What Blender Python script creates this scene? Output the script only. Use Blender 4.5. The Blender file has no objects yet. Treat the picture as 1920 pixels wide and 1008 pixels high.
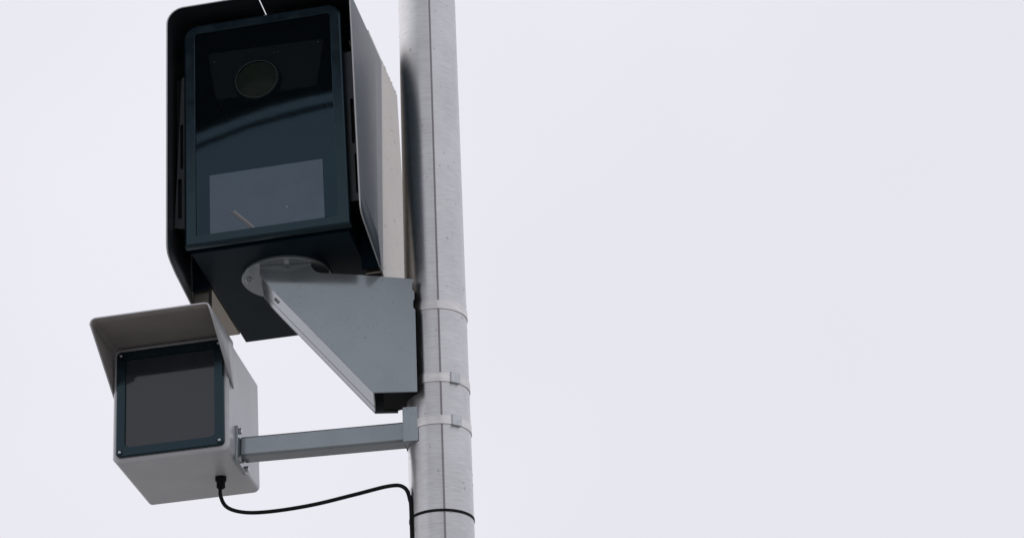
import bpy, bmesh, math, random
from mathutils import Vector, Matrix

random.seed(7)
scn = bpy.context.scene
COL = scn.collection
R = math.radians

# ------------------------------------------------------------------ camera
Z0 = 3.608                                   # height of the camera unit's front lower edge above the ground
TH, PH, ROLL = R(30.0), R(13.3), R(2.0)      # upward pitch, heading, lean of the housing on its mount
FPX = 4100.0
fwd = Vector((-math.sin(PH) * math.cos(TH), math.cos(PH) * math.cos(TH), math.sin(TH)))
rgt = Vector((math.cos(PH), math.sin(PH), 0))
upv = rgt.cross(fwd)
cam_data = bpy.data.cameras.new('camera')
cam = bpy.data.objects.new('camera', cam_data)
COL.objects.link(cam)
cam_data.sensor_width = 36
cam_data.lens = FPX * 36 / 1920
cam_data.shift_x = (960 - 600) / 1920
cam_data.shift_y = -(504 - 297.5) / 1920
cam_data.clip_start = 0.05
cam_data.clip_end = 2000
cam.matrix_world = Matrix(((rgt.x, upv.x, -fwd.x, 0.94667), (rgt.y, upv.y, -fwd.y, -3.56258),
                           (rgt.z, upv.z, -fwd.z, Z0 - 1.95772), (0, 0, 0, 1)))
scn.camera = cam

# ------------------------------------------------------------------ overcast sky
SUN_EL, SUN_AZ = R(38), R(292)
world = bpy.data.worlds.new('World')
scn.world = world
world.use_nodes = True
wn, wl = world.node_tree.nodes, world.node_tree.links
wn.clear()
wo = wn.new('ShaderNodeOutputWorld')
sky = wn.new('ShaderNodeTexSky')
sky.sky_type = 'NISHITA'
sky.sun_disc = False
sky.sun_elevation = SUN_EL
sky.sun_rotation = SUN_AZ
sky.dust_density = 4
bg1 = wn.new('ShaderNodeBackground')
bg1.inputs['Strength'].default_value = 0.06
wl.new(sky.outputs[0], bg1.inputs['Color'])
tc = wn.new('ShaderNodeTexCoord')
nz = wn.new('ShaderNodeTexNoise')
nz.inputs['Scale'].default_value = 2.2
nz.inputs['Detail'].default_value = 3
wl.new(tc.outputs['Generated'], nz.inputs['Vector'])
rp = wn.new('ShaderNodeValToRGB')
rp.color_ramp.elements[0].position = 0.3
rp.color_ramp.elements[0].color = (0.785, 0.782, 0.855, 1)
rp.color_ramp.elements[1].position = 0.7
rp.color_ramp.elements[1].color = (0.872, 0.866, 0.935, 1)
wl.new(nz.outputs['Fac'], rp.inputs['Fac'])
bg2 = wn.new('ShaderNodeBackground')
wl.new(rp.outputs[0], bg2.inputs['Color'])
bg2.inputs['Strength'].default_value = 1.0
mx = wn.new('ShaderNodeMixShader')
mx.inputs[0].default_value = 0.96            # cloud cover over the clear sky
wl.new(bg1.outputs[0], mx.inputs[1])
wl.new(bg2.outputs[0], mx.inputs[2])
wl.new(mx.outputs[0], wo.inputs[0])

sun_data = bpy.data.lights.new('sun', 'SUN')
sun_data.energy = 0.5
sun_data.angle = R(75)
sun_data.color = (1, 0.96, 0.9)
sun = bpy.data.objects.new('sun', sun_data)
COL.objects.link(sun)
sdir = Vector((math.sin(SUN_AZ) * math.cos(SUN_EL), math.cos(SUN_AZ) * math.cos(SUN_EL), math.sin(SUN_EL)))
sun.rotation_euler = sdir.to_track_quat('Z', 'Y').to_euler()
sun.location = sdir * 20

scn.view_settings.view_transform = 'Standard'
scn.view_settings.look = 'None'
scn.view_settings.exposure = 0
scn.view_settings.gamma = 1
scn.view_settings.use_curve_mapping = False
scn.render.engine = 'CYCLES'
scn.cycles.use_denoising = True
scn.cycles.max_bounces = 12
scn.cycles.transparent_max_bounces = 16

# ------------------------------------------------------------------ materials
def mat(name, color, rough=0.5, metal=0.0, spec=0.5, var=0.0, vscale=8.0, bump=0.0, bscale=400.0, rvar=0.0, coat=0.0,
        stretch=(1, 1, 1), tint=None, specks=0.0):
    m = bpy.data.materials.new(name)
    m.use_nodes = True
    n, l = m.node_tree.nodes, m.node_tree.links
    b = n['Principled BSDF']
    b.inputs['Base Color'].default_value = (*color, 1)
    b.inputs['Roughness'].default_value = rough
    b.inputs['Metallic'].default_value = metal
    b.inputs['Specular IOR Level'].default_value = spec
    b.inputs['Coat Weight'].default_value = coat
    if tint:
        b.inputs['Specular Tint'].default_value = (*tint, 1)
    b.inputs['Coat Roughness'].default_value = 0.08
    t = n.new('ShaderNodeTexCoord')
    mp = n.new('ShaderNodeMapping')
    mp.inputs['Scale'].default_value = stretch
    l.new(t.outputs['Object'], mp.inputs['Vector'])
    if var or rvar:
        x = n.new('ShaderNodeTexNoise')
        x.inputs['Scale'].default_value = vscale
        x.inputs['Detail'].default_value = 6
        l.new(mp.outputs[0], x.inputs['Vector'])
        if var:
            r = n.new('ShaderNodeMapRange')
            r.inputs['From Min'].default_value = 0.3
            r.inputs['From Max'].default_value = 0.7
            r.inputs['To Min'].default_value = 1 - var
            r.inputs['To Max'].default_value = 1 + var
            l.new(x.outputs['Fac'], r.inputs['Value'])
            h = n.new('ShaderNodeHueSaturation')
            h.inputs['Color'].default_value = (*color, 1)
            l.new(r.outputs[0], h.inputs['Value'])
            l.new(h.outputs[0], b.inputs['Base Color'])
            if specks:                        # small dirt specks and drip marks
                sn = n.new('ShaderNodeTexNoise')
                sn.inputs['Scale'].default_value = 170
                sn.inputs['Detail'].default_value = 2
                l.new(mp.outputs[0], sn.inputs['Vector'])
                sr = n.new('ShaderNodeValToRGB')
                sr.color_ramp.elements[0].position = 0.66
                sr.color_ramp.elements[0].color = (1, 1, 1, 1)
                sr.color_ramp.elements[1].position = 0.74
                sr.color_ramp.elements[1].color = (1 - specks * 0.6,) * 3 + (1,)
                l.new(sn.outputs['Fac'], sr.inputs['Fac'])
                mu = n.new('ShaderNodeMixRGB')
                mu.blend_type = 'MULTIPLY'
                mu.inputs[0].default_value = 1
                l.new(h.outputs[0], mu.inputs[1])
                l.new(sr.outputs[0], mu.inputs[2])
                l.new(mu.outputs[0], b.inputs['Base Color'])
        if rvar:
            r2 = n.new('ShaderNodeMapRange')
            r2.inputs['From Min'].default_value = 0.3
            r2.inputs['From Max'].default_value = 0.7
            r2.inputs['To Min'].default_value = max(0.02, rough - rvar)
            r2.inputs['To Max'].default_value = rough + rvar
            l.new(x.outputs['Fac'], r2.inputs['Value'])
            l.new(r2.outputs[0], b.inputs['Roughness'])
    if bump:
        y = n.new('ShaderNodeTexNoise')
        y.inputs['Scale'].default_value = bscale
        y.inputs['Detail'].default_value = 3
        l.new(mp.outputs[0], y.inputs['Vector'])
        bn = n.new('ShaderNodeBump')
        bn.inputs['Strength'].default_value = bump
        bn.inputs['Distance'].default_value = 0.001
        l.new(y.outputs['Fac'], bn.inputs['Height'])
        l.new(bn.outputs[0], b.inputs['Normal'])
    return m

def steel(name, color, rough, aniso, fine=900.0):
    """brushed steel: the grain runs round the pole, so reflections smear up and down"""
    m = mat(name, color, rough, 1.0)
    n, l = m.node_tree.nodes, m.node_tree.links
    b = n['Principled BSDF']
    b.inputs['Anisotropic'].default_value = aniso
    b.inputs['Anisotropic Rotation'].default_value = 0.25
    tg = n.new('ShaderNodeTangent')
    tg.direction_type = 'RADIAL'
    tg.axis = 'Z'
    l.new(tg.outputs[0], b.inputs['Tangent'])
    t = n.new('ShaderNodeTexCoord')
    mp = n.new('ShaderNodeMapping')
    mp.inputs['Scale'].default_value = (40, 40, fine)
    l.new(t.outputs['Object'], mp.inputs['Vector'])
    x = n.new('ShaderNodeTexNoise')
    x.inputs['Scale'].default_value = 1.0
    x.inputs['Detail'].default_value = 5
    l.new(mp.outputs[0], x.inputs['Vector'])
    # broad blotches
    z = n.new('ShaderNodeTexNoise')
    z.inputs['Scale'].default_value = 14
    z.inputs['Detail'].default_value = 5
    l.new(t.outputs['Object'], z.inputs['Vector'])
    ad = n.new('ShaderNodeMath')
    ad.operation = 'MULTIPLY_ADD'
    ad.inputs[1].default_value = 0.45
    l.new(z.outputs['Fac'], ad.inputs[0])
    l.new(x.outputs['Fac'], ad.inputs[2])
    r = n.new('ShaderNodeMapRange')
    r.inputs['From Min'].default_value = 0.45
    r.inputs['From Max'].default_value = 1.0
    r.inputs['To Min'].default_value = 0.80
    r.inputs['To Max'].default_value = 1.12
    l.new(ad.outputs[0], r.inputs['Value'])
    h = n.new('ShaderNodeHueSaturation')
    h.inputs['Color'].default_value = (*color, 1)
    l.new(r.outputs[0], h.inputs['Value'])
    l.new(h.outputs[0], b.inputs['Base Color'])
    bn = n.new('ShaderNodeBump')
    bn.inputs['Strength'].default_value = 0.12
    bn.inputs['Distance'].default_value = 0.0006
    l.new(x.outputs['Fac'], bn.inputs['Height'])
    l.new(bn.outputs[0], b.inputs['Normal'])
    return m

def pane_mat(name, tint, refl):
    m = bpy.data.materials.new(name)
    m.use_nodes = True
    n, l = m.node_tree.nodes, m.node_tree.links
    n.clear()
    o = n.new('ShaderNodeOutputMaterial')
    tr = n.new('ShaderNodeBsdfTransparent')
    tr.inputs[0].default_value = (*tint, 1)
    gl = n.new('ShaderNodeBsdfGlossy')
    gl.inputs['Color'].default_value = (*refl, 1)
    gl.inputs['Roughness'].default_value = 0.028
    t = n.new('ShaderNodeTexCoord')
    x = n.new('ShaderNodeTexNoise')
    x.inputs['Scale'].default_value = 9
    l.new(t.outputs['Object'], x.inputs['Vector'])
    bn = n.new('ShaderNodeBump')
    bn.inputs['Strength'].default_value = 0.02
    bn.inputs['Distance'].default_value = 0.002
    l.new(x.outputs['Fac'], bn.inputs['Height'])
    l.new(bn.outputs[0], gl.inputs['Normal'])
    fr = n.new('ShaderNodeFresnel')
    fr.inputs['IOR'].default_value = 1.5
    mm = n.new('ShaderNodeMixShader')
    l.new(fr.outputs[0], mm.inputs[0])
    l.new(tr.outputs[0], mm.inputs[1])
    l.new(gl.outputs[0], mm.inputs[2])
    df = n.new('ShaderNodeBsdfDiffuse')          # faint bluish haze painted in to lift the blacks of the glass
    df.inputs['Color'].default_value = (0.25, 0.42, 0.52, 1)
    m2 = n.new('ShaderNodeMixShader')
    m2.inputs[0].default_value = 0.008
    l.new(mm.outputs[0], m2.inputs[1])
    l.new(df.outputs[0], m2.inputs[2])
    l.new(m2.outputs[0], o.inputs[0])
    return m

M = {}
M['steel'] = steel('brushed_steel', (0.65, 0.65, 0.66), 0.38, 0.8)
M['seam'] = mat('weld_seam_steel', (0.26, 0.25, 0.255), 0.5, 0.8)
M['band'] = steel('clamp_steel', (0.68, 0.67, 0.655), 0.36, 0.5, 500)
M['hood_out'] = mat('hood_slate_paint', (0.026, 0.044, 0.058), 0.34, 0.0, 0.42, var=0.03, vscale=30, rvar=0.01, tint=(0.85, 0.95, 1.0))
M['hood_edge'] = mat('hood_bare_edge', (0.42, 0.43, 0.44), 0.4, 0.3)
M['hood_in'] = mat('hood_black_inside', (0.020, 0.024, 0.027), 0.34, 0, 0.6, var=0.12, vscale=12, bump=0.05, bscale=900, tint=(0.7, 0.88, 1.0))
M['bezel'] = mat('bezel_navy_gloss', (0.005, 0.011, 0.015), 0.16, 0, 0.5, var=0.15, vscale=30, rvar=0.05, tint=(0.55, 0.85, 1.0))
M['body'] = mat('body_black_paint', (0.002, 0.008, 0.014), 0.45, 0, 0.14, var=0.2, vscale=15, bump=0.05, bscale=900, tint=(0.4, 0.8, 1.0))
M['rubber'] = mat('black_gasket', (0.004, 0.005, 0.006), 0.7, 0, 0.2)
M['cavity'] = mat('matt_black_cavity', (0.006, 0.007, 0.008), 0.8, 0, 0.2)
M['pane'] = pane_mat('tinted_pane', (0.42, 0.46, 0.45), (0.48, 0.78, 0.98))
M['screen'] = mat('flash_window', (0.036, 0.060, 0.082), 0.10, 0, 0.80, var=0.16, vscale=14, rvar=0.05, tint=(0.78, 0.9, 1.0))
M['cream'] = mat('bare_wet_aluminium', (0.365, 0.335, 0.285), 0.30, 0.92, 0.5, var=0.05, vscale=10, bump=0.04, bscale=500, specks=0.2)
M['powder'] = mat('grey_powder_coat', (0.265, 0.30, 0.315), 0.12, 0.5, 0.5, var=0.06, vscale=18, rvar=0.04, bump=0.02, bscale=700, specks=0.5)
M['zinc'] = mat('zinc_bolt', (0.50, 0.52, 0.53), 0.32, 0.9, 0.5, var=0.1, vscale=90)
M['dark_slot'] = mat('slot_dark', (0.01, 0.01, 0.011), 0.7)
M['plate'] = mat('slotted_plate_grey', (0.030, 0.036, 0.039), 0.45, 0.2, 0.4, var=0.1, vscale=40)
M['module'] = mat('module_dark_plastic', (0.015, 0.022, 0.023), 0.4, 0, 0.5, var=0.1, vscale=60)
M['ring'] = mat('lens_ring_metal', (0.95, 0.95, 0.90), 0.4, 0.0)
M['lens'] = mat('lens_coated_glass', (0.13, 0.135, 0.085), 0.12, 0, 0.25)
M['led'] = mat('indicator_red', (0.10, 0.05, 0.05), 0.3)
M['glint'] = mat('screw_metal', (0.6, 0.62, 0.62), 0.3, 0.9)
M['wire_a'] = mat('wire_cream', (0.27, 0.265, 0.25), 0.5)  # colours of the reflected streak painted on the flash window
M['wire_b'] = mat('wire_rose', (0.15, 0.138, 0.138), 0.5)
M['faint'] = mat('moulded_line', (0.17, 0.20, 0.23), 0.4)
M['flash_glass'] = mat('flash_front_glass', (0.012, 0.018, 0.024), 0.06, 0, 0.6, var=0.1, vscale=20, rvar=0.03)
M['visor_out'] = mat('visor_silver_paint', (0.52, 0.53, 0.55), 0.33, 0.15, 0.5, var=0.04, vscale=20, bump=0.05, bscale=600)
M['visor_in'] = mat('visor_grey_inside', (0.25, 0.235, 0.225), 0.45, 0, 0.4, var=0.08, vscale=20)
M['canopy'] = mat('arch_dark_steel', (0.008, 0.009, 0.010), 0.7, 0, 0.2, var=0.1, vscale=3)  # dark finish of the added arch that shapes the pane's reflection
M['conduit'] = mat('arch_tube_dark', (0.10, 0.115, 0.13), 0.5, 0.3)
M['ground'] = mat('concrete_paving', (0.30, 0.29, 0.275), 0.75, 0, 0.4, var=0.12, vscale=0.8, bump=0.3, bscale=40)
dm = bpy.data.materials.new('water')
dm.use_nodes = True
db = dm.node_tree.nodes['Principled BSDF']
db.inputs['Transmission Weight'].default_value = 1
db.inputs['IOR'].default_value = 1.33
db.inputs['Roughness'].default_value = 0.02
M['water'] = dm

# ------------------------------------------------------------------ helpers
def obj(name, bm, m, parent=None, smooth=True, bevel=0.0, angle=35, seg=2):
    bmesh.ops.recalc_face_normals(bm, faces=bm.faces)
    me = bpy.data.meshes.new(name)
    bm.to_mesh(me)
    bm.free()
    for k in (m if isinstance(m, (list, tuple)) else [m]):
        me.materials.append(M[k])
    if smooth:
        for p in me.polygons:
            p.use_smooth = True
        me.set_sharp_from_angle(angle=R(angle))
    o = bpy.data.objects.new(name, me)
    COL.objects.link(o)
    if parent:
        o.parent = parent
    if bevel:
        b = o.modifiers.new('bevel', 'BEVEL')
        b.width = bevel
        b.segments = seg
        b.limit_method = 'ANGLE'
        b.angle_limit = R(30)
        b.harden_normals = False
    return o

def thing(name, label, cat, loc=(0, 0, 0), rot=(0, 0, 0), group=None):
    o = bpy.data.objects.new(name, None)
    COL.objects.link(o)
    o.empty_display_size = 0.1
    o.location = loc
    o.rotation_euler = rot
    o['label'] = label
    o['category'] = cat
    if group:
        o['group'] = group
    return o

def box(bm, x0, x1, y0, y1, z0, z1):
    v = [bm.verts.new((x, y, z)) for x in (x0, x1) for y in (y0, y1) for z in (z0, z1)]
    for f in ((0, 1, 3, 2), (4, 6, 7, 5), (0, 4, 5, 1), (2, 3, 7, 6), (0, 2, 6, 4), (1, 5, 7, 3)):
        bm.faces.new([v[i] for i in f])

def rrect(x0, x1, z0, z1, r, n=8):
    """rounded rectangle as (x, z); r is one radius or (bottom-left, bottom-right, top-right, top-left)"""
    r = (r,) * 4 if not isinstance(r, tuple) else r
    pts = []
    for (cx, cz, a0), rr in zip(((x0, z0, 180), (x1, z0, 270), (x1, z1, 0), (x0, z1, 90)), r):
        ox = cx + rr * (1 if cx == x0 else -1)
        oz = cz + rr * (1 if cz == z0 else -1)
        for k in range(n + 1):
            a = R(a0 + 90 * k / n)
            pts.append((ox + rr * math.cos(a), oz + rr * math.sin(a)))
    return pts

def circ(cx, cz, r, n=48):
    return [(cx + r * math.cos(2 * math.pi * k / n), cz + r * math.sin(2 * math.pi * k / n)) for k in range(n)]

def loft(bm, loops, cap0=False, cap1=False, closed=False):
    """loops: list of lists of 3D points, all the same length"""
    vs = [[bm.verts.new(p) for p in lp] for lp in loops]
    n = len(vs[0])
    pairs = list(zip(vs[:-1], vs[1:])) + ([(vs[-1], vs[0])] if closed else [])
    for a, b in pairs:
        for k in range(n):
            bm.faces.new((a[k], a[(k + 1) % n], b[(k + 1) % n], b[k]))
    if cap0:
        bm.faces.new(vs[0])
    if cap1:
        bm.faces.new(vs[-1])

def xz(pts, y):
    return [(p[0], y, p[1]) for p in pts]

def lathe_y(bm, cx, cz, prof, n=48, cap0=True, cap1=True):
    """prof: list of (radius, y)"""
    loft(bm, [xz(circ(cx, cz, r, n), y) for r, y in prof], cap0, cap1)

def lathe_z(bm, cx, cy, prof, n=48, cap0=True, cap1=True):
    loft(bm, [[(p[0], p[1], z) for p in circ(cx, cy, r, n)] for r, z in prof], cap0, cap1)

def tube(bm, pts, r, n=10):
    pts = [Vector(p) for p in pts]
    loops = []
    for i, p in enumerate(pts):
        t = (pts[min(i + 1, len(pts) - 1)] - pts[max(i - 1, 0)]).normalized()
        a = t.cross(Vector((0, 1, 0.01))).normalized()
        b = t.cross(a)
        loops.append([p + a * r * math.cos(2 * math.pi * k / n) + b * r * math.sin(2 * math.pi * k / n) for k in range(n)])
    loft(bm, loops, True, True)

def plate(bm, outer, holes, O, U, V, N, th):
    """flat sheet with real holes: 2D outlines mapped to O + u*U + v*V, thickness th along N"""
    O, U, V, N = Vector(O), Vector(U), Vector(V), Vector(N)
    edges = []
    for lp in [outer] + list(holes):
        vs = [bm.verts.new(O + U * a + V * b) for a, b in lp]
        for k in range(len(vs)):
            edges.append(bm.edges.new((vs[k], vs[(k + 1) % len(vs)])))
    g = bmesh.ops.triangle_fill(bm, use_beauty=True, use_dissolve=False, edges=edges)
    fs = [f for f in g['geom'] if isinstance(f, bmesh.types.BMFace)]
    ex = bmesh.ops.extrude_face_region(bm, geom=fs)
    bmesh.ops.translate(bm, vec=N * th, verts=[v for v in ex['geom'] if isinstance(v, bmesh.types.BMVert)])

def slot(cx, z0, z1, w, n=6):
    r = w / 2
    return [(cx + r * math.cos(R(180 * k / n)), z1 - r + r * math.sin(R(180 * k / n))) for k in range(n + 1)] + \
           [(cx + r * math.cos(R(180 + 180 * k / n)), z0 + r + r * math.sin(R(180 + 180 * k / n))) for k in range(n + 1)]

# ------------------------------------------------------------------ the setting
bm = bmesh.new()
box(bm, -500, 500, -500, 500, -0.3, 0)
g = obj('ground', bm, 'ground')
g['kind'] = 'structure'

# ------------------------------------------------------------------ the steel pole
PX, PY, PR = 0.2840, 0.22, 0.0596
pole = thing('steel_pole', 'tall round brushed steel pole with a dark vertical seam, beside the camera housing', 'pole', (PX, PY, 0))
bm = bmesh.new()
lathe_z(bm, 0, 0, [(PR, -0.05)] + [(PR, z * 0.5) for z in range(1, 13)], 96)
obj('shaft', bm, 'steel', pole)
bm = bmesh.new()
lathe_z(bm, 0, 0, [(0.16, 0), (0.16, 0.018), (0.155, 0.022)], 48)
obj('base_plate', bm, 'steel', pole)
# seam: a narrow weld line, on the side towards the viewer
bm = bmesh.new()
sa = R(-90 + 14.9)
w = 0.0027
loops = []
for z in (0.03, 1.5, 3, 4.5, 5.9):
    loops.append([((PR + h) * math.cos(sa + s * w / PR), (PR + h) * math.sin(sa + s * w / PR), z)
                  for s, h in ((-1, -0.001), (-0.6, 0.0004), (0.6, 0.0004), (1, -0.001))])
loft(bm, loops, True, True)
obj('weld_seam', bm, 'seam', pole)

def droplet(bm, p, n, r, squash=0.5):
    n = Vector(n).normalized()
    t = n.cross(Vector((0, 0, 1))).normalized()
    b = n.cross(t)
    top = None
    rings = []
    for i in range(4):
        a = R(90 * i / 4)
        rings.append([Vector(p) + (t * math.cos(2 * math.pi * k / 8) + b * (1.12 if math.sin(2 * math.pi * k / 8) < 0 else 1) * math.sin(2 * math.pi * k / 8)) * r * math.cos(a)
                      + n * r * squash * math.sin(a) for k in range(8)])
    vs = [[bm.verts.new(q) for q in rg] for rg in rings]
    for a_, b_ in zip(vs[:-1], vs[1:]):
        for k in range(8):
            bm.faces.new((a_[k], a_[(k + 1) % 8], b_[(k + 1) % 8], b_[k]))
    top = bm.verts.new(Vector(p) + n * r * squash)
    for k in range(8):
        bm.faces.new((vs[-1][k], vs[-1][(k + 1) % 8], top))

bm = bmesh.new()
for k in range(160):
    a = R(random.uniform(-185, 20)) + PH
    z = Z0 + random.uniform(-0.55, 0.95)
    nrm = (math.cos(a), math.sin(a), 0)
    if abs(a - sa) < 0.06:
        continue
    droplet(bm, (PR * nrm[0], PR * nrm[1], z), nrm, random.uniform(0.0009, 0.0021), 0.5)
dr = obj('rain_droplets', bm, 'water', pole, angle=180)
dr['kind'] = 'stuff'

# ------------------------------------------------------------------ the enforcement camera
unit = thing('traffic_camera', 'large black glass-fronted traffic camera in a grey hood, beside the steel pole', 'traffic camera',
             (0, 0, Z0), (0, -ROLL, 0))

HX, HF, HZ, HR = 0.1913, -0.030, 0.538, 0.036     # hood: half width at its front edge, front edge, roof height, corner radius
SPLAY = 0.0285                                    # the cheeks open slightly towards the back
def hood_half(side, label, prof):
    """one bent sheet: half of the roof, the rounded corner and a cheek whose lower front edge sweeps back"""
    bm = bmesh.new()
    yr = prof[-1][0]                              # where the lower rear corner of the cheek sits
    def rear(z):
        return yr + (0.139 - yr) * max(0.0, z + 0.04) / 0.569 + (0.241 - 0.139) * (z + 0.04) / 0.569
    ny = len(prof)
    rows = []
    for (yb, zb) in prof:
        s = (yb - HF) / (rear(-0.04) - HF)
        sec = []
        def pt(x, z, zt):
            y = HF + (rear(z) - HF) * s
            return y
        top = lambda y: HZ
        hx = lambda y: HX + SPLAY * (y - HF)
        yt = HF + (rear(HZ) - HF) * s
        zt = top(yt)
        for x in (0.0012, 0.05, 0.10, hx(yt) - HR):
            sec.append((side * x, yt, zt))
        for k in range(1, 9):
            a = R(90 - 90 * k / 8)
            z = zt - HR + HR * math.sin(a)
            y = HF + (rear(z) - HF) * s
            sec.append((side * (hx(y) - HR + HR * math.cos(a)), y, z))
        z1 = zt - HR
        for k in range(1, 9):
            z = z1 + (zb - z1) * k / 8
            y = HF + (rear(z) - HF) * s
            sec.append((side * hx(y), y, z))
        rows.append([bm.verts.new(p) for p in sec])
    for a, b in zip(rows[:-1], rows[1:]):
        for k in range(len(a) - 1):
            bm.faces.new((a[k], a[k + 1], b[k + 1], b[k]))
    o = obj('hood_half', bm, ['hood_out', 'hood_in', 'hood_edge'], unit, angle=40)
    # make the normals point outwards, then grow the sheet inwards
    me = o.data
    if me.polygons[0].normal.z < 0:
        me.flip_normals()
    sm = o.modifiers.new('sheet', 'SOLIDIFY')
    sm.thickness = 0.0028
    sm.offset = -1
    sm.material_offset = 1
    sm.material_offset_rim = 2
    sm.use_even_offset = True
    o['label'] = label
    return o
R_PROF = [(-0.030, 0.034), (-0.0297, 0.024), (-0.0275, 0.015), (-0.022, 0.0075), (-0.010, 0.001), (0.020, -0.0085), (0.062, -0.0216), (0.10, -0.0326), (0.139, -0.0437)]
L_PROF = [(-0.030, 0.012), (-0.0297, 0.000), (-0.0275, -0.010), (-0.022, -0.018), (-0.014, -0.0225), (0.0, -0.027), (0.0365, -0.033), (0.09, -0.037), (0.14, -0.0405), (0.176, -0.043)]
hood_half(1, 'grey metal hood half whose outer cheek faces the pole', R_PROF)
hood_half(-1, 'hood half seen from its black inner side, away from the pole', L_PROF)

# front bezel: a frame with a rounded rim
bm = bmesh.new()
BX, BZ = 0.1645, 0.5095
orad = (0.003, 0.003, 0.030, 0.030)
def grow(d, y, rad=orad):
    return xz(rrect(-BX + d, BX - d, 0.0 + d, BZ - d, tuple(max(0.0008, q - d) for q in rad)), y)
irad = (0.002, 0.002, 0.006, 0.006)
def inner(d, y):
    return xz(rrect(-0.1405 + d, 0.1405 - d, 0.0222 + d, 0.487 - d, tuple(max(0.0006, q - d) for q in irad)), y)
loft(bm, [grow(0, 0.014), grow(0, 0.0070), grow(0.0010, 0.0034), grow(0.0030, 0.0012), grow(0.0056, 0), inner(-0.0008, 0), inner(0, 0.0008), inner(0, 0.012), inner(-0.012, 0.014)], closed=True)
obj('bezel', bm, 'bezel', unit, angle=16)
# dark gasket behind the bezel and the ledge of the body
bm = bmesh.new()
go = lambda d, y: xz(rrect(-BX + d, BX - d, 0.0 + d, BZ - d, tuple(max(0.0008, q - d) for q in orad)), y)
gi = lambda y: xz(rrect(-0.146, 0.146, 0.018, 0.4925, 0.004), y)
loft(bm, [go(0.008, 0.0142), go(0.008, 0.022), gi(0.022), gi(0.0142)], closed=True)
obj('gasket', bm, 'rubber', unit, angle=50)

# body: a black open-fronted case
bm = bmesh.new()
def bodyl(d, y, zlo=-0.004):
    return xz(rrect(-0.157 + d, 0.157 - d, zlo + d, 0.500 - d, tuple(max(0.0006, q - d) for q in (0.003, 0.003, 0.022, 0.022))), y)
def cav(y):
    return xz(rrect(-0.146, 0.146, 0.017, 0.4935, 0.004), y)
loft(bm, [bodyl(0.0, 0.43), bodyl(0, 0.0240), bodyl(0.0015, 0.0225), cav(0.0225), cav(0.16)], True, True)
obj('body', bm, 'body', unit, angle=20)
# closing wall between body and hood (black)
bm = bmesh.new()
for s in (-1, 1):
    x0, x1 = sorted((s * 0.1575, s * 0.1915))
    yw, zw = (0.122, -0.033) if s > 0 else (0.152, -0.014)
    box(bm, x0, x1, yw, yw + 0.007, zw, 0.50)
box(bm, -0.186, 0.186, 0.122, 0.129, 0.5005, 0.534)
obj('closing_wall', bm, 'body', unit)

# slotted side plates in the gaps between bezel and hood
for s in (-1, 1):
    bm = bmesh.new()
    out = [(s * 0.1575, 0.40), (s * 0.1735, 0.40), (s * 0.1890, 0.057), (s * 0.1575, 0.050)]
    if s > 0:
        out = [(0.1575, 0.40), (0.180, 0.40), (0.1884, 0.30), (0.1884, 0.060), (0.1575, 0.060)]
    holes = [slot(s * 0.1778, 0.0755, 0.1656, 0.0078), slot(s * 0.1738, 0.187, 0.29, 0.0062)]
    plate(bm, out, holes, (0, 0.020, 0), (1, 0, 0), (0, 0, 1), (0, 1, 0), 0.0025)
    obj('slotted_plate', bm, 'plate', unit, angle=30)
    bm = bmesh.new()
    x0, x1 = sorted((s * 0.1575, s * 0.187))
    box(bm, x0, x1, 0.030, 0.120, 0.066, 0.40)
    obj('side_filler', bm, 'cavity', unit)

# rear cover: two cream cheeks, a roof and a back wall (open below)
rear_cover = obj('rear_cover', (lambda b: b)(bmesh.new()), 'cream', unit)
bm = bmesh.new()
def cx_(y):
    return HX - 0.0034 + SPLAY * (y - HF)
ZC = 0.5265
for s in (-1, 1):
    y0, z0 = (0.1395, -0.038) if s > 0 else (0.163, -0.075)
    pr = [(y0, z0), (y0, ZC), (0.40, ZC - 0.004), (0.40, 0.0 if s < 0 else z0), (y0 + 0.022, 0.0 if s < 0 else z0), (y0 + 0.020, z0)]
    a = [bm.verts.new((s * cx_(y), y, z)) for y, z in pr]
    b = [bm.verts.new((s * 0.160, y, z)) for y, z in pr]
    bm.faces.new(a)
    bm.faces.new(b)
    for k in range(6):
        bm.faces.new((a[k], a[(k + 1) % 6], b[(k + 1) % 6], b[k]))
box(bm, -0.1602, 0.1602, 0.19, 0.397, 0.5005, 0.522)
bmesh.ops.recalc_face_normals(bm, faces=bm.faces)
bm.to_mesh(rear_cover.data)
bm.free()
bv = rear_cover.modifiers.new('bevel', 'BEVEL')
bv.width = 0.002
bv.segments = 2
bv.limit_method = 'ANGLE'
# droplets on the cheek facing the pole and along its top edge
bm = bmesh.new()
for k in range(230):
    y = random.uniform(0.15, 0.39)
    z = random.uniform(-0.05, 0.515)
    if y < 0.139 + 0.102 * (z + 0.04) / 0.569 + 0.006:
        continue
    droplet(bm, (cx_(y), y, z), (1, -SPLAY, 0), random.choice([0.0005, 0.0006, 0.0007, 0.0008, 0.0013]) * random.uniform(0.8, 1.2), 0.5)
for k in range(26):
    y = random.uniform(0.245, 0.39)
    droplet(bm, (cx_(y) - 0.0012, y, ZC - (y - 0.133) * 0.015 - 0.0006), (0.5, 0, 1), random.uniform(0.0014, 0.0026), 0.8)
d2 = obj('rain_droplets', bm, 'water', rear_cover, angle=180)
d2['kind'] = 'stuff'

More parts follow.
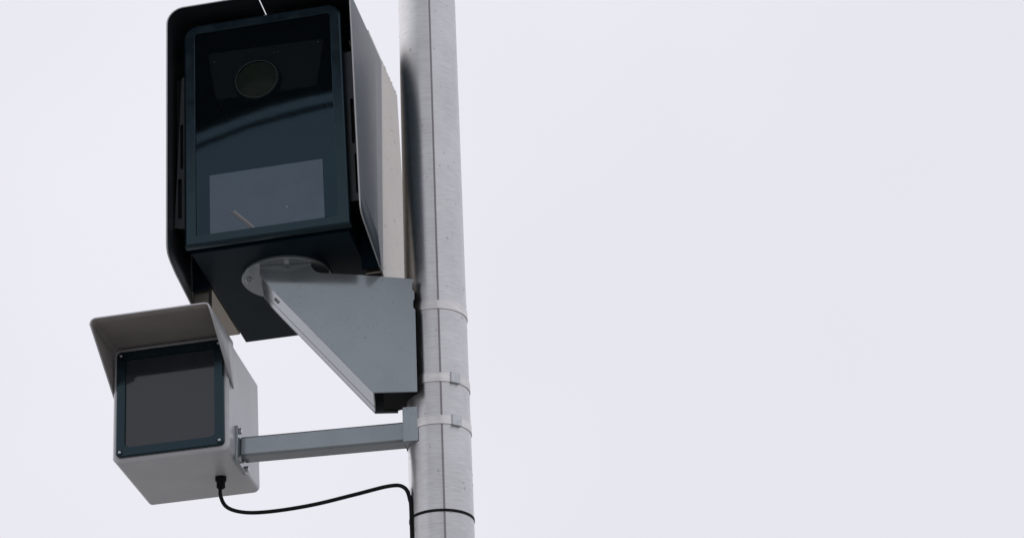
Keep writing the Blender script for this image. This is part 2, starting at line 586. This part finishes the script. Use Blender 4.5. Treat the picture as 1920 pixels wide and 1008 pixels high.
# inside: lens module seen dimly through the tinted pane
mod = None
bm = bmesh.new()
def trap(d, y):
    base = [(-0.106 + d, 0.341 + d), (0.103 - d, 0.338 + d), (0.1215 - d, 0.449 - d), (-0.1225 + d, 0.456 - d)]
    pts = []
    for i in range(4):
        p, a, b = Vector(base[i]), Vector(base[i - 1]), Vector(base[(i + 1) % 4])
        rr = 0.010
        p0, p1 = p + (a - p).normalized() * rr, p + (b - p).normalized() * rr
        for k in range(7):
            t = k / 6
            pts.append(tuple((1 - t) ** 2 * p0 + 2 * t * (1 - t) * p + t * t * p1))
    return xz(pts, y)
loft(bm, [trap(0, 0.12), trap(0, 0.0325), trap(0.0012, 0.031)], True, True)
mod = obj('lens_module', bm, 'module', unit, angle=40)
LX, LZ = -0.0180, 0.3700
bm = bmesh.new()
lathe_y(bm, LX, LZ, [(0.0485, 0.0305), (0.0485, 0.022), (0.047, 0.020), (0.0437, 0.020), (0.0427, 0.026)], 64, True, False)
obj('lens_barrel', bm, 'module', mod, angle=40)
for rr, yy, tk in ((0.0430, 0.0195, 0.0006), (0.0476, 0.0212, 0.0003)):
    bm = bmesh.new()
    loft(bm, [xz(circ(LX, LZ, rr - tk, 64), yy), xz(circ(LX, LZ, rr, 64), yy - tk), xz(circ(LX, LZ, rr + tk, 64), yy), xz(circ(LX, LZ, rr, 64), yy + tk)], closed=True)
    obj('lens_ring', bm, 'ring', mod, angle=180)
bm = bmesh.new()
lathe_y(bm, LX, LZ, [(0.0425, 0.028), (0.0425, 0.0245), (0.036, 0.0226), (0.027, 0.0210), (0.015, 0.0200), (0.006, 0.0196)], 64, True, True)
obj('lens', bm, 'lens', mod, angle=60)
bm = bmesh.new()
loft(bm, [xz(circ(-0.045, 0.430, 0.0048, 24), 0.0302), xz(circ(-0.045, 0.430, 0.0058, 24), 0.0297), xz(circ(-0.045, 0.430, 0.0066, 24), 0.0302), xz(circ(-0.045, 0.430, 0.0058, 24), 0.0306)], closed=True)
obj('indicator', bm, 'led', mod, angle=180)
for x, z, r in ((-0.108, 0.433, 0.0014), (0.109, 0.442, 0.0014), (0.018, 0.432, 0.0011), (0.026, 0.433, 0.0011)):
    bm = bmesh.new()
    lathe_y(bm, x, z, [(r, 0.031), (r, 0.0302), (r * 0.6, 0.0298)], 12)
    obj('screw', bm, 'glint', mod)

# tinted pane
bm = bmesh.new()
loft(bm, [inner(0.0003, 0.0040), inner(0.0003, 0.0036)], True, True)
bmesh.ops.delete(bm, geom=[f for f in bm.faces if f.calc_center_median().y > 0.0039 and len(f.verts) > 4], context='FACES_ONLY')
bmesh.ops.delete(bm, geom=[f for f in bm.faces if len(f.verts) == 4], context='FACES_ONLY')
obj('window_pane', bm, 'pane', unit, smooth=False)

# pale flash window let into the lower half of the pane
bm = bmesh.new()
loft(bm, [xz(rrect(-0.1125, 0.1140, 0.0228, 0.1530, 0.0012, 3), 0.0039), xz(rrect(-0.1125, 0.1140, 0.0228, 0.1530, 0.0012, 3), 0.0030)], True, True)
scr = obj('flash_window', bm, 'screen', unit, angle=30)
for m_, dx in (('wire_a', 0.0), ('wire_b', -0.0062)):  # blurred diagonal reflection, put in as two pale raised strips
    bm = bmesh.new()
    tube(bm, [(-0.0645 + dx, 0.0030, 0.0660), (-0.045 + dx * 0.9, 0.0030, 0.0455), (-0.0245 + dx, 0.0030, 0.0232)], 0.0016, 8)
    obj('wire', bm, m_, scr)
bm = bmesh.new()
tube(bm, [(0.047 - 0.046 * math.sin(R(a)), 0.0030, -0.008 + 0.046 * math.cos(R(a))) for a in range(-10, 47, 4)], 0.0004, 6)
obj('moulded_arc', bm, 'faint', scr)
bm = bmesh.new()
lathe_y(bm, 0.0405, 0.059, [(0.0009, 0.0031), (0.0009, 0.0026), (0.0004, 0.0024)], 10)
obj('stud', bm, 'glint', scr)

# ------------------------------------------------------------------ mounting bracket
brk = thing('mounting_bracket', 'grey folded steel bracket holding the camera unit to the pole, round flange on top', 'bracket',
            (0, 0, Z0))
cu, su = 0.9849, 0.1733
BO = Vector((-0.0386, 0.0960, 0))
BU, BB, BV = Vector((cu, su, 0)), Vector((-su, cu, 0)), Vector((0, 0, 1))
OUT = [(0, -0.0116), (0.0998, -0.0082), (0.1000, -0.0115), (0.1010, -0.0158), (0.1050, -0.0226), (0.1102, -0.0274), (0.1195, -0.0300),
       (0.2001, -0.0370), (0.2978, -0.0485), (0.2978, -0.0545), (0.2950, -0.0580), (0.2952, -0.0705), (0.2990, -0.0760), (0.2990, -0.0916),
       (0.2963, -0.0949), (0.2960, -0.1085), (0.3000, -0.1143), (0.3003, -0.285), (0.2173, -0.285), (0.0775, -0.1244), (0.0349, -0.0754),
       (0.0157, -0.0524), (0.0003, -0.0300)]
for off in (0.0, 0.097):
    bm = bmesh.new()
    plate(bm, OUT if off == 0 else [(min(u, 0.262), z) for u, z in OUT if u < 0.29 or z in (-0.0485, -0.285)], [], BO + BB * off, BU, BV, BB, 0.003)
    obj('side_plate', bm, 'powder', brk, bevel=0.0006, seg=1, angle=25)
# folded underside: end face and diagonal, in two flanges with an open seam
def flange(path, b0, b1, name):
    bm = bmesh.new()
    th = 0.003
    prev = []
    n = len(path)
    for i, (u, z) in enumerate(path):
        p, q = path[max(i - 1, 0)], path[min(i + 1, n - 1)]
        t = Vector((q[0] - p[0], q[1] - p[1])).normalized()
        nn = Vector((-t.y, t.x))                    # towards the inside of the channel
        if nn.x < 0:
            nn = -nn
        a = BO + BU * u + BV * z
        c = BO + BU * (u + nn.x * th) + BV * (z + nn.y * th)
        prev.append([a + BB * b0, a + BB * b1, c + BB * b1, c + BB * b0])
    loft(bm, prev, True, True)
    return obj(name, bm, 'powder', brk, bevel=0.0005, seg=1, angle=25)
PATH = [(0.0006, -0.0150), (0.0006, -0.0300), (0.0160, -0.0522), (0.0352, -0.0752), (0.0778, -0.1242), (0.2176, -0.2846)]
flange(PATH, 0.0031, 0.0665, 'folded_flange')
flange(PATH, 0.0695, 0.0969, 'folded_flange')
# small slot cut in the flange, saddle against the pole
bm = bmesh.new()
sp = [(0.0271, -0.0665), (0.0352, -0.0765)]
pts = [BO + BU * (u - 0.0006) + BV * (z - 0.0006) + BB * 0.034 for u, z in sp]
tube(bm, pts, 0.0012, 8)
obj('slot_mark', bm, 'dark_slot', brk)
bm = bmesh.new()
pr = [(0.236, 0.0035), (0.2945, 0.0035), (0.2978, 0.020), (0.2852, 0.040), (0.2790, 0.066), (0.2820, 0.085), (0.262, 0.0965), (0.236, 0.0965)]
loft(bm, [[BO + BU * u + BB * v + BV * z for u, v in pr] for z in (-0.281, -0.064)], True, True)
obj('pole_saddle', bm, 'rubber', brk, angle=30)
# round flange under the housing and its bolts: they follow the housing's slight lean
rot = Matrix.Rotation(-ROLL, 4, 'Y')
bm = bmesh.new()
DX, DY, DR = -0.0023, 0.1657, 0.0887
lathe_z(bm, DX, DY, [(DR, -0.0043), (DR, -0.0092), (DR - 0.0012, -0.0102)], 96)
bm.transform(rot)
fl = obj('round_flange', bm, 'powder', brk, angle=30)
for k in range(4):
    a = R(-76 + 90 * k)
    cx, cy = DX + 0.074 * math.cos(a), DY + 0.074 * math.sin(a)
    bm = bmesh.new()
    lathe_z(bm, cx, cy, [(0.0078, -0.0102), (0.0078, -0.0114), (0.0070, -0.0118)], 24)
    bm.transform(rot)
    wsh = obj('washer', bm, 'zinc', fl, angle=30)
    bm = bmesh.new()
    ha = random.uniform(0, 60)
    hexl = lambda r, z: [(cx + r * math.cos(R(ha + 60 * i)), cy + r * math.sin(R(ha + 60 * i)), z) for i in range(6)]
    loft(bm, [hexl(0.0056, -0.0117), hexl(0.0056, -0.0160), hexl(0.0048, -0.0167), hexl(0.0030, -0.0167), hexl(0.0026, -0.0140)], True, True)
    bm.transform(rot)
    obj('bolt', bm, 'zinc', fl, smooth=False)
# steel clamp bands round the pole
def band(parent, z0, z1):
    bm = bmesh.new()
    lp = lambda r, z: [(PX + p[0], PY + p[1], z) for p in circ(0, 0, r, 120)]
    r0, r1 = PR - 0.0004, PR + 0.0017
    loft(bm, [lp(r0, z0), lp(r1, z0 + 0.0002), lp(r1, z1 - 0.0002), lp(r0, z1)], closed=True)
    return obj('clamp_band', bm, 'band', parent, angle=30)
band(brk, -0.1099, -0.0922)
band(brk, -0.262, -0.2439)

# ------------------------------------------------------------------ lower unit: visored flash housing
fls = thing('flash_housing', 'silver visored flash housing below the camera, cut by the lower left edge', 'flash housing', (0, 0, Z0), (0, -ROLL, 0))
X0, X1, ZV = -0.352, -0.113, -0.123
bm = bmesh.new()
def vis(y0f):
    pass
th = 0.0025
# visor: roof sheet with two cheeks cut away at a slant
prof_out = []
def section(y, drop):
    r = 0.012
    pts = [(X0, ZV - drop)]
    for k in range(7):
        a = R(180 - 90 * k / 6)
        pts.append((X0 + r + r * math.cos(a), ZV - r + r * math.sin(a)))
    for k in range(7):
        a = R(90 - 90 * k / 6)
        pts.append((X1 - r + r * math.cos(a), ZV - r + r * math.sin(a)))
    pts.append((X1, ZV - drop))
    return [bm.verts.new((x, y, z)) for x, z in pts]
rows = [section(y, max(0.0125, 0.012 + y * 0.58)) for y in (0.0, 0.02, 0.05, 0.09, 0.13, 0.165)]
for a, b in zip(rows[:-1], rows[1:]):
    for k in range(len(a) - 1):
        bm.faces.new((a[k], a[k + 1], b[k + 1], b[k]))
vo = obj('visor', bm, ['visor_out', 'visor_in'], fls, angle=40)
mid = [p for p in vo.data.polygons if abs(p.center.z - ZV) < 0.001]
if mid[0].normal.z < 0:
    vo.data.flip_normals()
sm = vo.modifiers.new('sheet', 'SOLIDIFY')
sm.thickness = 0.003
sm.offset = -1
sm.material_offset = 1
sm.material_offset_rim = 0
bm = bmesh.new()
bl = lambda d, y: xz(rrect(X0 + 0.004 + d, X1 - 0.004 - d, -0.365 + d, ZV - 0.004 - d, 0.012), y)
loft(bm, [bl(0.004, 0.37), bl(0, 0.366), bl(0, 0.143), bl(0.003, 0.140)], True, True)
obj('case', bm, 'visor_out', fls, angle=40)
bm = bmesh.new()
fo = lambda d, y: xz(rrect(X0 + 0.012 + d, X1 - 0.012 - d, -0.357 + d, ZV - 0.014 - d, 0.010), y)
loft(bm, [fo(0, 0.1398), fo(0, 0.134), fo(0.002, 0.132), fo(0.018, 0.132), fo(0.019, 0.1375)], True, False)
obj('front_frame', bm, 'bezel', fls, angle=40)
bm = bmesh.new()
loft(bm, [fo(0.0188, 0.1376), fo(0.0188, 0.1366)], True, True)
obj('front_glass', bm, 'flash_glass', fls, angle=40)
for sx in (X0 + 0.021, X1 - 0.021):
    for sz in (-0.348, ZV - 0.023):
        bm = bmesh.new()
        lathe_y(bm, sx, sz, [(0.0028, 0.1325), (0.0028, 0.1306), (0.0018, 0.1298)], 16)
        obj('screw', bm, 'zinc', fls, angle=40)
bm = bmesh.new()
lathe_z(bm, -0.17, 0.27, [(0.011, -0.362), (0.011, -0.372), (0.0085, -0.374), (0.0085, -0.386), (0.006, -0.388)], 20)
obj('cable_gland', bm, 'rubber', fls, angle=40)
# arm to the pole
arm = thing('support_arm', 'square steel arm carrying the lower flash housing, clamped to the pole', 'support arm', (0, 0, Z0))
bm = bmesh.new()
box(bm, -0.1005, 0.2252, 0.200, 0.240, -0.360, -0.320)
obj('tube', bm, 'powder', arm, bevel=0.004)
bm = bmesh.new()
pr = [(PX + (PR + 0.0005) * math.cos(R(a)), PY + (PR + 0.0005) * math.sin(R(a))) for a in range(120, 241, 8)]
pr += [(PX - 0.060, PY - 0.053), (PX - 0.060, PY + 0.053)]
loft(bm, [[(x, y, z) for x, y in pr] for z in (-0.375, -0.305)], True, True)
obj('saddle', bm, 'powder', arm, angle=30, bevel=0.001)
band(arm, -0.348, -0.331)
# end flange against the housing with its bolts
bm = bmesh.new()
box(bm, -0.1085, -0.1003, 0.183, 0.257, -0.377, -0.303)
ef = obj('end_flange', bm, 'powder', arm, bevel=0.002)
for dy in (-0.028, 0.028):
    for dz in (-0.028, 0.028):
        bm = bmesh.new()
        hx6 = lambda r, x: [(x, 0.22 + dy + r * math.cos(R(60 * i)), -0.340 + dz + r * math.sin(R(60 * i))) for i in range(6)]
        loft(bm, [hx6(0.0060, -0.1004), hx6(0.0060, -0.0958), hx6(0.0052, -0.0950)], True, True)
        obj('bolt', bm, 'zinc', ef, smooth=False)
# buckles of the lower bands
def buckle(parent, z):
    bm = bmesh.new()
    box(bm, -0.010, 0.010, -0.0045, 0.001, -0.011, 0.011)
    bm.transform(Matrix.Translation((PX, PY, z)) @ Matrix.Rotation(R(42), 4, 'Z') @ Matrix.Translation((0, -PR - 0.001, 0)))
    obj('buckle', bm, 'zinc', parent, bevel=0.001)
buckle(arm, -0.3395)
buckle(brk, -0.253)
# black cable from the flash housing to the pole
cable = thing('power_cable', 'thin black cable drooping from the flash housing to the pole', 'cable', (0, 0, Z0))
cp = [(-0.157, 0.27, -0.385), (-0.156, 0.268, -0.41), (-0.14, 0.262, -0.437), (-0.10, 0.25, -0.455), (-0.04, 0.235, -0.463), (0.04, 0.222, -0.462),
      (0.12, 0.215, -0.452), (0.19, 0.202, -0.446), (0.219, 0.192, -0.455), (0.2305, 0.187, -0.48), (0.2335, 0.1855, -0.53), (0.2335, 0.1855, -0.8), (0.2335, 0.1855, -2.2)]
sm_ = []
for i in range(len(cp) - 1):                   # Catmull-Rom through the points
    p0, p1, p2, p3 = (Vector(cp[max(i - 1, 0)]), Vector(cp[i]), Vector(cp[i + 1]), Vector(cp[min(i + 2, len(cp) - 1)]))
    for k in range(6):
        t = k / 6
        sm_.append(0.5 * (2 * p1 + (p2 - p0) * t + (2 * p0 - 5 * p1 + 4 * p2 - p3) * t * t + (3 * p1 - p0 - 3 * p2 + p3) * t ** 3))
bm = bmesh.new()
tube(bm, sm_, 0.0038, 10)
obj('sheath', bm, 'rubber', cable, angle=60)
for z in (-0.52, -0.9):
    bm = bmesh.new()
    lp = lambda r, zz: [(PX + p[0], PY + p[1], zz) for p in circ(0, 0, r, 72)]
    loft(bm, [lp(PR, z), lp(PR + 0.0012, z), lp(PR + 0.0012, z + 0.005), lp(PR, z + 0.005)], closed=True)
    obj('cable_tie', bm, 'rubber', cable, angle=40)

# ------------------------------------------------------------------ unseen arch, added to give the pane its dark curved reflection
arch = thing('street_arch', 'dark arched overhead beam with a tube below it, mirrored in the camera window', 'arch', (-0.85, -5.0, 0))
def az(x, off=0.0):
    return Z0 + 3.522 - 0.21 * x * x + off
bm = bmesh.new()
xs = [-2.6 + 5.2 * k / 40 for k in range(41)]
loft(bm, [[(x, -0.05, az(x)), (x, 0.05, az(x)), (x, 0.05, az(x) + 1.5), (x, -0.05, az(x) + 1.5)] for x in xs], True, True)
obj('beam', bm, 'canopy', arch, angle=40)
bm = bmesh.new()
tube(bm, [(x, 0, az(x, -0.105)) for x in xs], 0.014, 12)
obj('tube', bm, 'conduit', arch, angle=60)
for s in (-1, 1):
    bm = bmesh.new()
    lathe_z(bm, s * 2.58, 0, [(0.09, 0), (0.09, az(2.58) + 0.6)], 24)
    obj('post', bm, 'canopy', arch, angle=60)
